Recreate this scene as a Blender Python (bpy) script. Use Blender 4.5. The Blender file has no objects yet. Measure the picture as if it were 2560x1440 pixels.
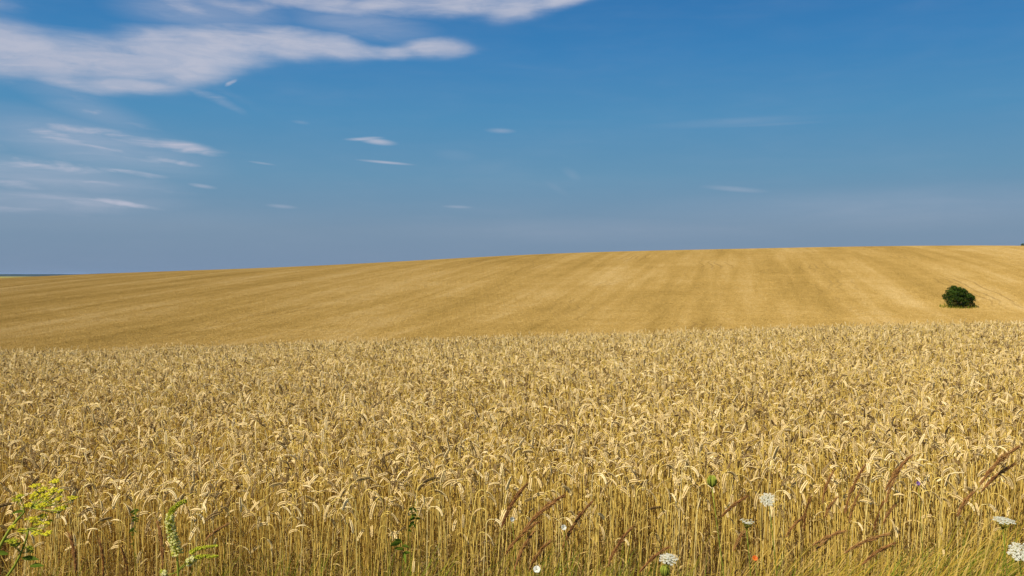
import bpy, math, random
import numpy as np
from mathutils import Vector, Matrix
R = math.radians
rng = np.random.default_rng(11)
random.seed(7)
sc = bpy.context.scene
COL = sc.collection

# ---------------------------------------------------------------- camera
F = 2217.0                      # focal length in pixels of the 2560-wide photograph
PITCH = math.atan(35 / F)       # the horizon lies a little above the middle
cam = bpy.data.cameras.new("Camera")
cam.sensor_width = 36.0
cam.lens = 36.0 * F / 2560
cam.clip_start = 0.05
cam.clip_end = 60000
camo = bpy.data.objects.new("Camera", cam)
COL.objects.link(camo)
camo.rotation_euler = (math.pi / 2 - PITCH, 0, 0)
sc.camera = camo

# ---------------------------------------------------------------- light and exposure
SUN_EL = R(50)
SUN_AZ = R(-126)                # measured from +Y (view direction) clockwise: sun stands left, a little behind
sdir = Vector((math.sin(SUN_AZ) * math.cos(SUN_EL), math.cos(SUN_AZ) * math.cos(SUN_EL), math.sin(SUN_EL)))
sun = bpy.data.lights.new("Sun", 'SUN')
sun.energy = 4.9
sun.angle = R(0.53)
sun.color = (1.0, 0.95, 0.86)
suno = bpy.data.objects.new("Sun", sun)
COL.objects.link(suno)
suno.rotation_euler = (-sdir).to_track_quat('-Z', 'Y').to_euler()
sc.view_settings.view_transform = 'Standard'
sc.view_settings.look = 'None'
EXPO = 0.22
sc.view_settings.exposure = EXPO
sc.view_settings.gamma = 1.0

# ---------------------------------------------------------------- sky (world)
world = bpy.data.worlds.new("World")
sc.world = world
world.use_nodes = True
wt = world.node_tree
wt.nodes.clear()


def wn(t, **kw):
    n = wt.nodes.new(t)
    for k, v in kw.items():
        setattr(n, k, v)
    return n


def wl(a, b):
    wt.links.new(a, b)


def wmath(op, a, b=None, c=None, clamp=False):
    n = wn('ShaderNodeMath', operation=op, use_clamp=clamp)
    for i, v in enumerate((a, b, c)):
        if v is None:
            continue
        if isinstance(v, (int, float)):
            n.inputs[i].default_value = v
        else:
            wl(v, n.inputs[i])
    return n.outputs[0]


SKY_STRENGTH = 0.10
SKY_K = 1.0 / 2 ** EXPO
sky = wn('ShaderNodeTexSky', sky_type='NISHITA')
sky.sun_disc = False
sky.sun_elevation = SUN_EL
sky.sun_rotation = SUN_AZ
sky.altitude = 200
sky.air_density = 1.0
sky.dust_density = 0.6
sky.ozone_density = 2.5
tc = wn('ShaderNodeTexCoord')
sep = wn('ShaderNodeSeparateXYZ')
wl(tc.outputs['Generated'], sep.inputs[0])
AZ = wmath('ARCTAN2', sep.outputs[0], sep.outputs[1])
EL = wmath('ARCSINE', sep.outputs[2])
comb = wn('ShaderNodeCombineXYZ')
wl(AZ, comb.inputs[0])
wl(EL, comb.inputs[1])
AE = comb.outputs[0]


def px2ae(px, py):
    cx, cy = (px - 1280) / F, (720 - py) / F
    d = Vector((cx, math.cos(PITCH) + cy * math.sin(PITCH), -math.sin(PITCH) + cy * math.cos(PITCH))).normalized()
    return math.atan2(d.x, d.y), math.asin(d.z)


def wnoise(vec, scale, detail, rough, stretch=(1, 1, 1), rot=0.0, loc=(0, 0, 0), dist=0.0):
    m = wn('ShaderNodeMapping')
    m.inputs['Scale'].default_value = stretch
    m.inputs['Rotation'].default_value = (0, 0, rot)
    m.inputs['Location'].default_value = loc
    wl(vec, m.inputs['Vector'])
    n = wn('ShaderNodeTexNoise')
    n.inputs['Scale'].default_value = scale
    n.inputs['Detail'].default_value = detail
    n.inputs['Roughness'].default_value = rough
    n.inputs['Distortion'].default_value = dist
    wl(m.outputs[0], n.inputs['Vector'])
    return n


# clear-sky colour: deep blue overhead, dull grey-blue haze layer at the horizon
hs = wn('ShaderNodeHueSaturation')
hs.inputs['Hue'].default_value = 0.5
hs.inputs['Saturation'].default_value = 1.3
hs.inputs['Value'].default_value = 0.8
wl(sky.outputs[0], hs.inputs['Color'])
hz = wn('ShaderNodeValToRGB')                      # how much the haze layer covers, by elevation
cr = hz.color_ramp
cr.interpolation = 'EASE'
cr.elements[0].position = 0.0
cr.elements[0].color = (1, 1, 1, 1)
cr.elements[1].position = 1.0
cr.elements[1].color = (0, 0, 0, 1)
for p_, v_ in ((0.12, 0.98), (0.30, 0.97), (0.55, 0.95), (0.78, 0.88)):
    e = cr.elements.new(p_)
    e.color = (v_, v_, v_, 1)
wl(wmath('DIVIDE', EL, 0.42, clamp=True), hz.inputs['Fac'])
hcol = wn('ShaderNodeValToRGB')                    # the haze layer's own colour, by elevation
cr = hcol.color_ramp
cr.elements[0].position = 0.0
cr.elements[0].color = (0.190, 0.272, 0.395, 1)
cr.elements[1].position = 1.0
cr.elements[1].color = (0.015, 0.120, 0.36, 1)
for p_, c_ in ((0.12, (0.185, 0.285, 0.405, 1)), (0.26, (0.130, 0.290, 0.450, 1)), (0.41, (0.078, 0.265, 0.480, 1)), (0.57, (0.045, 0.218, 0.475, 1)), (0.72, (0.025, 0.172, 0.435, 1))):
    e = cr.elements.new(p_)
    e.color = c_
wl(wmath('DIVIDE', EL, 0.42, clamp=True), hcol.inputs['Fac'])
hscale = wn('ShaderNodeVectorMath', operation='SCALE')
wl(hcol.outputs[0], hscale.inputs[0])
hscale.inputs['Scale'].default_value = SKY_K / SKY_STRENGTH
mixh = wn('ShaderNodeMix', data_type='RGBA')
wl(hz.outputs[0], mixh.inputs['Factor'])
wl(hs.outputs[0], mixh.inputs[6])
wl(hscale.outputs[0], mixh.inputs[7])

# clouds: soft shapes in azimuth/elevation, warped and frayed by noise
wrp = wnoise(AE, 9.0, 5, 0.55, (1, 2.2, 1))
wv = wn('ShaderNodeVectorMath', operation='SUBTRACT')
wl(wrp.outputs['Color'], wv.inputs[0])
wv.inputs[1].default_value = (0.5, 0.5, 0.5)
wv2 = wn('ShaderNodeVectorMath', operation='MULTIPLY_ADD')
wl(wv.outputs[0], wv2.inputs[0])
wv2.inputs[1].default_value = (0.045, 0.018, 0)
wl(AE, wv2.inputs[2])
AEW = wv2.outputs[0]


def blob(px, py, rx, ry, rot, w, soft=0.0, vec=None, grow=1.0):
    """One soft elliptical shape of cloud; px, py, radii in photo pixels turned into sky angles; rot in degrees, anticlockwise."""
    a, e_ = px2ae(px, py)
    m = wn('ShaderNodeMapping', vector_type='TEXTURE')
    m.inputs['Location'].default_value = (a, e_, 0)
    m.inputs['Rotation'].default_value = (0, 0, R(rot))
    m.inputs['Scale'].default_value = (rx * grow / F, ry * grow / F, 1)
    wl(vec or AEW, m.inputs['Vector'])
    ln = wn('ShaderNodeVectorMath', operation='LENGTH')
    wl(m.outputs[0], ln.inputs[0])
    mr = wn('ShaderNodeMapRange', interpolation_type='SMOOTHSTEP')
    wl(ln.outputs['Value'], mr.inputs['Value'])
    mr.inputs['From Min'].default_value = soft
    mr.inputs['From Max'].default_value = 1.0
    mr.inputs['To Min'].default_value = w
    mr.inputs['To Max'].default_value = 0.0
    return mr.outputs[0]


BIG = [  # main bank, upper left
    (-20, 115, 170, 85, -8, 1.0), (90, 128, 190, 72, -10, 1.0), (250, 142, 230, 62, -6, 1.0), (420, 135, 220, 78, 4, 1.0), (560, 112, 210, 80, 6, 1.0),
    (700, 108, 220, 58, -2, 1.0), (820, 112, 150, 46, -6, .95), (900, 125, 130, 28, -4, .7), (320, 212, 190, 28, 0, .85), (170, 195, 180, 30, -10, .7), (480, 190, 130, 42, 8, .75),
    (560, 232, 140, 20, -22, .3), (980, 128, 120, 24, 0, .75), (1080, 122, 135, 36, 0, .8), (1130, 125, 90, 26, 0, .7), (470, 20, 130, 46, -15, .7), (620, 22, 240, 36, -4, .72), (800, 8, 260, 38, 0, .8), (980, 12, 240, 46, 6, .82),
    (1150, 8, 230, 46, 2, .9), (1290, 16, 150, 46, 8, 1.0), (1410, -2, 175, 38, 11, 1.0), (900, 62, 170, 26, -20, .45), (1000, 90, 110, 26, -20, .3), (0, 12, 90, 28, 0, .45)]
WISP = [
    (235, 278, 80, 22, -10, .75), (310, 302, 130, 14, -17, .5), (170, 235, 150, 24, -14, .35), (520, 240, 110, 16, -22, .35),
    (150, 338, 130, 24, -14, .75), (290, 378, 200, 22, -8, .75), (420, 398, 110, 10, -7, .6), (210, 322, 140, 20, -4, .75), (330, 350, 180, 20, -8, .75),
    (455, 366, 120, 17, -5, 1.0), (490, 374, 80, 12, -6, .7), (100, 412, 230, 26, -5, .75), (320, 430, 130, 12, -4, .6), (30, 460, 110, 20, -8, .65), (200, 452, 150, 12, -3, .5),
    (130, 502, 280, 22, -2, .45), (290, 505, 150, 10, -4, .75), (30, 520, 260, 14, 0, .35), (572, 204, 22, 10, 45, .7), (-10, 365, 60, 24, -5, .4), (380, 470, 160, 10, -5, .2), (180, 360, 330, 70, -8, .33), (120, 440, 330, 60, -4, .36), (100, 500, 380, 50, 0, .34)]
SMALL = [
    (945, 354, 58, 11, -5, .95), (910, 348, 60, 6, 2, .8), (925, 345, 45, 5, 3, .6), (965, 406, 90, 5, -4, .9), (1252, 327, 50, 9, -2, .34), (505, 465, 44, 7, -7, .5),
    (752, 306, 34, 7, -5, .16), (655, 408, 45, 4, -6, .3), (1840, 473, 110, 10, -6, .28), (1830, 305, 300, 18, 1, .13), (1900, 312, 220, 8, 0, .12),
    (1140, 388, 90, 24, -5, .10), (1430, 436, 40, 18, -30, .12), (1390, 470, 60, 16, -30, .08), (705, 516, 50, 7, -4, .3), (1145, 517, 55, 6, -2, .3), (2250, 520, 900, 75, 0, .17), (1500, 575, 800, 50, 0, .12), (150, 540, 700, 60, 0, .10), (220, 360, 380, 85, -8, .42), (120, 440, 380, 66, -4, .42), (100, 500, 420, 50, 0, .36), (240, 282, 180, 46, -14, .32), (150, 228, 170, 40, -10, .22), (900, 60, 280, 56, -5, .36), (520, 30, 280, 66, 0, .5)]


def fold(lst, vec=None, soft=0.0, sm=0.0, grow=1.0):
    out = None
    for b in lst:
        o = blob(*b, soft=soft, vec=vec, grow=grow)
        out = o if out is None else (wmath('SMOOTH_MAX', out, o, sm) if sm else wmath('MAXIMUM', out, o))
    return out


nb = wnoise(AE, 7.0, 7, 0.58, (1, 3.2, 1), R(4), (3.1, 1.7, 0.3), 0.3)
nf = wnoise(AE, 11.0, 8, 0.62, (1, 7.0, 1), R(5), (1.1, 4.7, 2.3), 0.5)
big = fold(BIG, soft=0.0, sm=0.25, grow=1.22)
hole = fold([(715, 44, 95, 30, -4, 0.95)])
big = wmath('MULTIPLY', big, wmath('SUBTRACT', 1.0, hole))
wisp = fold(WISP, soft=0.05)
small = fold(SMALL, vec=AE)
# erode: shape + (noise-.5)*k, then smooth threshold
b1 = wmath('MULTIPLY_ADD', wmath('SUBTRACT', nb.outputs['Fac'], 0.5), wmath('MULTIPLY', big, 1.3), big)
b1 = wmath('MULTIPLY_ADD', wmath('SUBTRACT', nf.outputs['Fac'], 0.5), wmath('MULTIPLY', big, 1.0), b1)
mrb = wn('ShaderNodeMapRange', interpolation_type='SMOOTHSTEP')
wl(b1, mrb.inputs['Value'])
mrb.inputs['From Min'].default_value = 0.10
mrb.inputs['From Max'].default_value = 1.0
mrb.inputs['To Max'].default_value = 0.90
st = wn('ShaderNodeMapRange', interpolation_type='SMOOTHSTEP')
wl(nf.outputs['Fac'], st.inputs['Value'])
st.inputs['From Min'].default_value = 0.36
st.inputs['From Max'].default_value = 0.66
ng = wnoise(AEW, 16.0, 9, 0.68, (1, 5.0, 1), R(3), (2.1, 8.7, 4.3), 0.8)
st2 = wn('ShaderNodeMapRange', interpolation_type='SMOOTHSTEP')
wl(ng.outputs['Fac'], st2.inputs['Value'])
st2.inputs['From Min'].default_value = 0.36
st2.inputs['From Max'].default_value = 0.62
w1 = wmath('MULTIPLY', wisp, wmath('MULTIPLY_ADD', st.outputs[0], 0.95, 0.30))
s1 = wmath('MULTIPLY', small, wmath('MULTIPLY_ADD', st.outputs[0], 0.35, 0.75))
CL = wmath('MINIMUM', wmath('MAXIMUM', wmath('MULTIPLY', mrb.outputs[0], wmath('MULTIPLY_ADD', st2.outputs[0], 0.20, 0.84)), wmath('MAXIMUM', w1, s1)), 0.95)
# cloud colour: dull lavender-white, slightly darker where it is thick
nc = wnoise(AEW, 5.0, 5, 0.5, (1, 2.4, 1), 0, (7.3, 2.2, 1.0))
ccr = wn('ShaderNodeMix', data_type='RGBA')
wl(nc.outputs['Fac'], ccr.inputs['Factor'])
ccr.inputs[6].default_value = (3.7 * SKY_K, 4.1 * SKY_K, 5.4 * SKY_K, 1)
ccr.inputs[7].default_value = (6.0 * SKY_K, 6.1 * SKY_K, 7.0 * SKY_K, 1)
mixc = wn('ShaderNodeMix', data_type='RGBA')
wl(CL, mixc.inputs['Factor'])
wl(mixh.outputs[2], mixc.inputs[6])
wl(ccr.outputs[2], mixc.inputs[7])
bg = wn('ShaderNodeBackground')
bg.inputs['Strength'].default_value = SKY_STRENGTH
wl(mixc.outputs[2], bg.inputs['Color'])
wo = wn('ShaderNodeOutputWorld')
wl(bg.outputs[0], wo.inputs['Surface'])
world.cycles.sampling_method = 'MANUAL'
world.cycles.sample_map_resolution = 512

sc.cycles.max_bounces = 6
sc.cycles.diffuse_bounces = 3
sc.cycles.transparent_max_bounces = 4


# ---------------------------------------------------------------- helpers
def P(px, py, d):
    """World point at distance d (along +Y) under pixel (px, py) of the photograph."""
    cx, cy = (px - 1280) / F, (720 - py) / F
    v = np.array((cx, math.cos(PITCH) + cy * math.sin(PITCH), -math.sin(PITCH) + cy * math.cos(PITCH)))
    return v * (d / v[1])


def smooth(t):
    t = np.clip(t, 0, 1)
    return t * t * (3 - 2 * t)


def canopy(x, y):
    """Height of the top of the near wheat above the camera's eye level."""
    t = y - 4.4
    ym = 26.0                                         # beyond this the fall keeps one slope
    tt = np.minimum(t, ym - 4.4)
    h = -1.10 + 0.0185 * tt - 0.0028 * tt * tt
    sl = 0.0185 - 0.0056 * (ym - 4.4)
    h = h + np.maximum(t - (ym - 4.4), 0) * sl
    und = 0.035 * np.sin(x * 0.9 + 0.7) * np.cos(y * 0.55 + 0.4) + 0.02 * np.sin(x * 1.9 + y * 0.8)
    return h - 0.02 * smooth((y - 5) / 8) + 0.031 * x + und * np.clip((y - 4) / 5, 0, 1)


WH = 0.86


def ground_h(x, y):
    far = canopy(x, np.maximum(y, 4.4)) - WH
    g0 = -1.66 + 0.012 * x
    k = smooth(np.clip(y / 4.4, 0, 1))
    return np.where(y < 4.4, g0 + (canopy(x, 4.4) - WH - g0) * k, far)


def ridge(x):
    xs = np.array([-600, -330, -144, -88, -32, 25, 81, 109, 144, 230, 400])
    zs = np.array([-16.0, -9.0, -1.9, 1.05, 3.5, 5.8, 7.75, 7.95, 7.3, 3.0, -6.0])
    # smoothed piecewise interpolation
    out = np.zeros_like(x, dtype=float)
    for o, w in ((-24, .15), (-12, .2), (0, .3), (12, .2), (24, .15)):
        out = out + w * np.interp(x + o, xs, zs)
    return out


def hill_h(x, y):
    s = (y - 60) / 190.0
    zb = -6.7 + 0.012 * x
    up = zb + (ridge(x * 250 / 250) - zb) * smooth(s)
    # beyond the ridge the land falls away
    down = ridge(x) - 34 * smooth((y - 250) / 450.0)
    z = np.where(y > 250, down, up)
    near = -6.7 + 0.012 * x + np.maximum(60 - y, 0) * 0.122
    z = np.where(y < 60, near, z)
    z = z + 0.35 * np.sin(x * 0.045 + 1.0) * np.sin(y * 0.035) * smooth((y - 70) / 60.0) * smooth((420 - y) / 150.0)
    # little hollow round the bush
    z = z - 0.5 * np.exp(-(((x - 56) / 11) ** 2 + ((y - 111) / 9) ** 2))
    return z


class MB:
    """Collects vertices, faces, material slots and a per-vertex tint; build() links them as ONE mesh object."""

    def __init__(s):
        s.v, s.f, s.m, s.t, s.n = [], [], [], [], 0

    def add(s, v, f, m=0, t=0.5):
        v = np.asarray(v, float).reshape(-1, 3)
        s.v.append(v)
        n = s.n
        for a in f:
            s.f.append(tuple(int(i) + n for i in a))
        s.m.extend([m] * len(f))
        s.t.append(np.full(len(v), t) if np.isscalar(t) else np.asarray(t, float))
        s.n += len(v)

    def mesh(s, name, mats, smooth_=True):
        me = bpy.data.meshes.new(name)
        V = np.concatenate(s.v) if s.v else np.zeros((0, 3))
        me.vertices.add(len(V))
        me.vertices.foreach_set('co', V.astype(np.float32).ravel())
        ln = np.array([len(f) for f in s.f], dtype=np.int32)
        idx = np.fromiter((i for f in s.f for i in f), dtype=np.int32)
        me.loops.add(len(idx))
        me.loops.foreach_set('vertex_index', idx)
        me.polygons.add(len(ln))
        me.polygons.foreach_set('loop_start', np.concatenate(([0], np.cumsum(ln)[:-1])).astype(np.int32))
        me.polygons.foreach_set('material_index', np.array(s.m, dtype=np.int32))
        me.polygons.foreach_set('use_smooth', np.full(len(ln), smooth_))
        for m in mats:
            me.materials.append(m)
        at = me.attributes.new('tint', 'FLOAT', 'POINT')
        at.data.foreach_set('value', np.concatenate(s.t).astype(np.float32))
        me.update(calc_edges=True)
        return me

    def build(s, name, mats, parent=None, loc=(0, 0, 0), smooth_=True):
        if not isinstance(mats, (list, tuple)):
            mats = [mats]
        o = bpy.data.objects.new(name, s.mesh(name, mats, smooth_))
        COL.objects.link(o)
        o.location = loc
        o.parent = parent
        return o


def tag(o, label=None, cat=None, group=None, kind=None):
    for k, v in (('label', label), ('category', cat), ('group', group), ('kind', kind)):
        if v:
            o[k] = v
    return o


def empty(name, loc, label, cat, group=None):
    o = bpy.data.objects.new(name, None)
    o.empty_display_size = 0.1
    COL.objects.link(o)
    o.location = tuple(float(c) for c in loc)
    return tag(o, label, cat, group)


def frames(path):
    path = np.asarray(path, float)
    T = np.gradient(path, axis=0)
    T /= np.linalg.norm(T, axis=1)[:, None] + 1e-12
    N = np.zeros_like(T)
    up = np.array((0.31, 0.95, 0.05))
    n = up - T[0] * up.dot(T[0])
    n /= np.linalg.norm(n)
    for i in range(len(T)):
        n = n - T[i] * n.dot(T[i])
        n /= np.linalg.norm(n) + 1e-12
        N[i] = n
    return path, T, N, np.cross(T, N)


def tube(mb, path, rad, sides=4, m=0, t=0.5):
    p, T, N, B = frames(path)
    k = len(p)
    rad = np.broadcast_to(np.asarray(rad, float), (k,))
    a = np.arange(sides) / sides * 2 * math.pi
    v = p[:, None, :] + rad[:, None, None] * (np.cos(a)[None, :, None] * N[:, None, :] + np.sin(a)[None, :, None] * B[:, None, :])
    f = []
    for i in range(k - 1):
        for j in range(sides):
            j2 = (j + 1) % sides
            f.append((i * sides + j, i * sides + j2, (i + 1) * sides + j2, (i + 1) * sides + j))
    f.append(tuple((k - 1) * sides + j for j in range(sides)))
    f.append(tuple(sides - 1 - j for j in range(sides)))
    tt = t if np.isscalar(t) else np.repeat(t, sides)
    mb.add(v.reshape(-1, 3), f, m, tt)


def ribbon(mb, path, width, side, m=0, t=0.5, fold_=0.0):
    """A leaf: a strip with a slightly folded midrib."""
    p, T, N, B = frames(path)
    k = len(p)
    side = np.asarray(side, float)
    width = np.broadcast_to(np.asarray(width, float), (k,))
    if side.ndim == 1:
        side = np.repeat(side[None], k, 0)
    s_ = side - T * (side * T).sum(1)[:, None]
    s_ /= np.linalg.norm(s_, axis=1)[:, None] + 1e-9
    up = np.cross(s_, T)
    v = np.concatenate([p - s_ * width[:, None] / 2 + up * width[:, None] * fold_, p, p + s_ * width[:, None] / 2 + up * width[:, None] * fold_])
    f = []
    for i in range(k - 1):
        f.append((i, i + 1, k + i + 1, k + i))
        f.append((k + i, k + i + 1, 2 * k + i + 1, 2 * k + i))
    tt = t if np.isscalar(t) else np.tile(t, 3)
    mb.add(v, f, m, tt)


# spikelet template: long pointed lemon along +Z, unit length
_a = np.arange(5) / 5 * 2 * math.pi
SPV = np.array([(0, 0, 0)] + [(0.36 * math.cos(a), 0.30 * math.sin(a), 0.30) for a in _a] + [(0.30 * math.cos(a), 0.25 * math.sin(a), 0.66) for a in _a] + [(0, 0, 1.0)])
SPF = [(0, 1 + (j + 1) % 5, 1 + j) for j in range(5)] + [(1 + j, 1 + (j + 1) % 5, 6 + (j + 1) % 5, 6 + j) for j in range(5)] + [(6 + j, 6 + (j + 1) % 5, 11) for j in range(5)]


def spike(mb, o, d, side, L, w, m, t):
    d = d / np.linalg.norm(d)
    n = side - d * side.dot(d)
    n /= np.linalg.norm(n) + 1e-9
    b = np.cross(d, n)
    v = o + (SPV[:, 0:1] * n + SPV[:, 1:2] * b) * w + SPV[:, 2:3] * d * L
    mb.add(v, SPF, m, t)


# ---------------------------------------------------------------- materials
def new_mat(name):
    m = bpy.data.materials.new(name)
    m.use_nodes = True
    nt = m.node_tree
    nt.nodes.clear()
    return m, nt


def N_(nt, t, **kw):
    n = nt.nodes.new(t)
    for k, v in kw.items():
        setattr(n, k, v)
    return n


def plant_mat(name, stops, rough=0.6, transl=0.0, spec=0.25, mottle=0.12, scale=60.0, tintspan=1.0):
    """Colour picked from stops by the plant's own tint, mottled by object-space noise; part of the light passes through."""
    m, nt = new_mat(name)
    L = nt.links.new
    at = N_(nt, 'ShaderNodeAttribute', attribute_name='tint')
    oi = N_(nt, 'ShaderNodeObjectInfo')
    add = N_(nt, 'ShaderNodeMath', operation='MULTIPLY_ADD')
    L(oi.outputs['Random'], add.inputs[0])
    add.inputs[1].default_value = 0.30 * tintspan
    sub = N_(nt, 'ShaderNodeMath', operation='SUBTRACT')
    L(at.outputs['Fac'], sub.inputs[0])
    sub.inputs[1].default_value = 0.15 * tintspan
    L(sub.outputs[0], add.inputs[2])
    ramp = N_(nt, 'ShaderNodeValToRGB')
    cr = ramp.color_ramp
    cr.elements[0].position = stops[0][0]
    cr.elements[0].color = (*stops[0][1], 1)
    cr.elements[1].position = stops[-1][0]
    cr.elements[1].color = (*stops[-1][1], 1)
    for p, c in stops[1:-1]:
        e = cr.elements.new(p)
        e.color = (*c, 1)
    L(add.outputs[0], ramp.inputs['Fac'])
    tcn = N_(nt, 'ShaderNodeTexCoord')
    no = N_(nt, 'ShaderNodeTexNoise')
    no.inputs['Scale'].default_value = scale
    no.inputs['Detail'].default_value = 3
    L(tcn.outputs['Object'], no.inputs['Vector'])
    mr = N_(nt, 'ShaderNodeMapRange')
    mr.inputs['To Min'].default_value = 1 - mottle * 1.6
    mr.inputs['To Max'].default_value = 1 + mottle * 1.6
    L(no.outputs['Fac'], mr.inputs['Value'])
    sc_ = N_(nt, 'ShaderNodeVectorMath', operation='SCALE')
    L(ramp.outputs[0], sc_.inputs[0])
    L(mr.outputs[0], sc_.inputs['Scale'])
    pr = N_(nt, 'ShaderNodeBsdfPrincipled')
    pr.inputs['Roughness'].default_value = rough
    pr.inputs['Specular IOR Level'].default_value = spec
    L(sc_.outputs[0], pr.inputs['Base Color'])
    out = N_(nt, 'ShaderNodeOutputMaterial')
    if transl > 0:
        tr = N_(nt, 'ShaderNodeBsdfTranslucent')
        L(sc_.outputs[0], tr.inputs['Color'])
        mx = N_(nt, 'ShaderNodeMixShader')
        mx.inputs[0].default_value = transl
        L(pr.outputs[0], mx.inputs[1])
        L(tr.outputs[0], mx.inputs[2])
        L(mx.outputs[0], out.inputs['Surface'])
    else:
        L(pr.outputs[0], out.inputs['Surface'])
    return m


M_STEM = plant_mat('straw', [(0.0, (0.34, 0.21, 0.045)), (0.35, (0.68, 0.45, 0.085)), (0.7, (0.81, 0.58, 0.14)), (1.0, (0.85, 0.66, 0.26))], 0.6, 0.0, 0.15, 0.10, 9)
M_EAR = plant_mat('wheat_ear', [(0.0, (0.20, 0.12, 0.045)), (0.2, (0.55, 0.385, 0.15)), (0.6, (0.77, 0.56, 0.235)), (1.0, (0.87, 0.68, 0.34))], 0.75, 0.0, 0.06, 0.12, 60)
M_LEAF = plant_mat('dry_leaf', [(0.0, (0.20, 0.13, 0.06)), (0.5, (0.54, 0.36, 0.11)), (1.0, (0.74, 0.54, 0.21))], 0.7, 0.3, 0.06, 0.2, 30)
M_GREEN = plant_mat('green_blade', [(0.0, (0.055, 0.10, 0.008)), (0.35, (0.16, 0.23, 0.015)), (0.6, (0.33, 0.32, 0.03)), (0.8, (0.54, 0.34, 0.045)), (1.0, (0.62, 0.43, 0.11))], 0.7, 0.35, 0.08, 0.15, 20, 0.3)
M_GSTEM = plant_mat('green_stem', [(0.0, (0.11, 0.15, 0.010)), (1.0, (0.36, 0.38, 0.05))], 0.7, 0.0, 0.05, 0.15, 40)
M_WEED = plant_mat('weed_leaf', [(0.0, (0.04, 0.07, 0.006)), (1.0, (0.19, 0.26, 0.025))], 0.8, 0.35, 0.04, 0.15, 40)
M_PLUME = plant_mat('brown_plume', [(0.0, (0.28, 0.11, 0.04)), (0.5, (0.54, 0.265, 0.08)), (1.0, (0.74, 0.48, 0.17))], 0.8, 0.35, 0.03, 0.15, 60)
M_WHITE = plant_mat('white_petal', [(0.0, (0.66, 0.66, 0.46)), (0.5, (0.82, 0.78, 0.60)), (1.0, (0.88, 0.85, 0.70))], 0.8, 0.3, 0.05, 0.05, 60)
M_YEL = plant_mat('yellow_floret', [(0.0, (0.28, 0.32, 0.015)), (0.5, (0.62, 0.53, 0.012)), (1.0, (0.80, 0.68, 0.03))], 0.6, 0.2, 0.2, 0.12, 80)
M_CREAM = plant_mat('cream_floret', [(0.0, (0.46, 0.50, 0.03)), (0.5, (0.82, 0.80, 0.10)), (1.0, (0.95, 0.89, 0.50))], 0.8, 0.5, 0.04, 0.06, 80, 0.2)
M_ORANGE = plant_mat('orange_petal', [(0.0, (0.75, 0.10, 0.01)), (1.0, (0.85, 0.20, 0.02))], 0.5, 0.3)
M_PURPLE = plant_mat('purple_petal', [(0.0, (0.14, 0.06, 0.22)), (1.0, (0.24, 0.12, 0.34))], 0.5, 0.3)
M_BUSH = plant_mat('bush_leaf', [(0.0, (0.012, 0.024, 0.003)), (0.55, (0.042, 0.078, 0.006)), (1.0, (0.12, 0.17, 0.016))], 0.7, 0.15, 0.06, 0.2, 1.5, 0.0)
M_BARK = plant_mat('bark', [(0.0, (0.07, 0.05, 0.035)), (1.0, (0.12, 0.09, 0.06))], 0.8, 0, 0.1, 0.3, 6)


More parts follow.
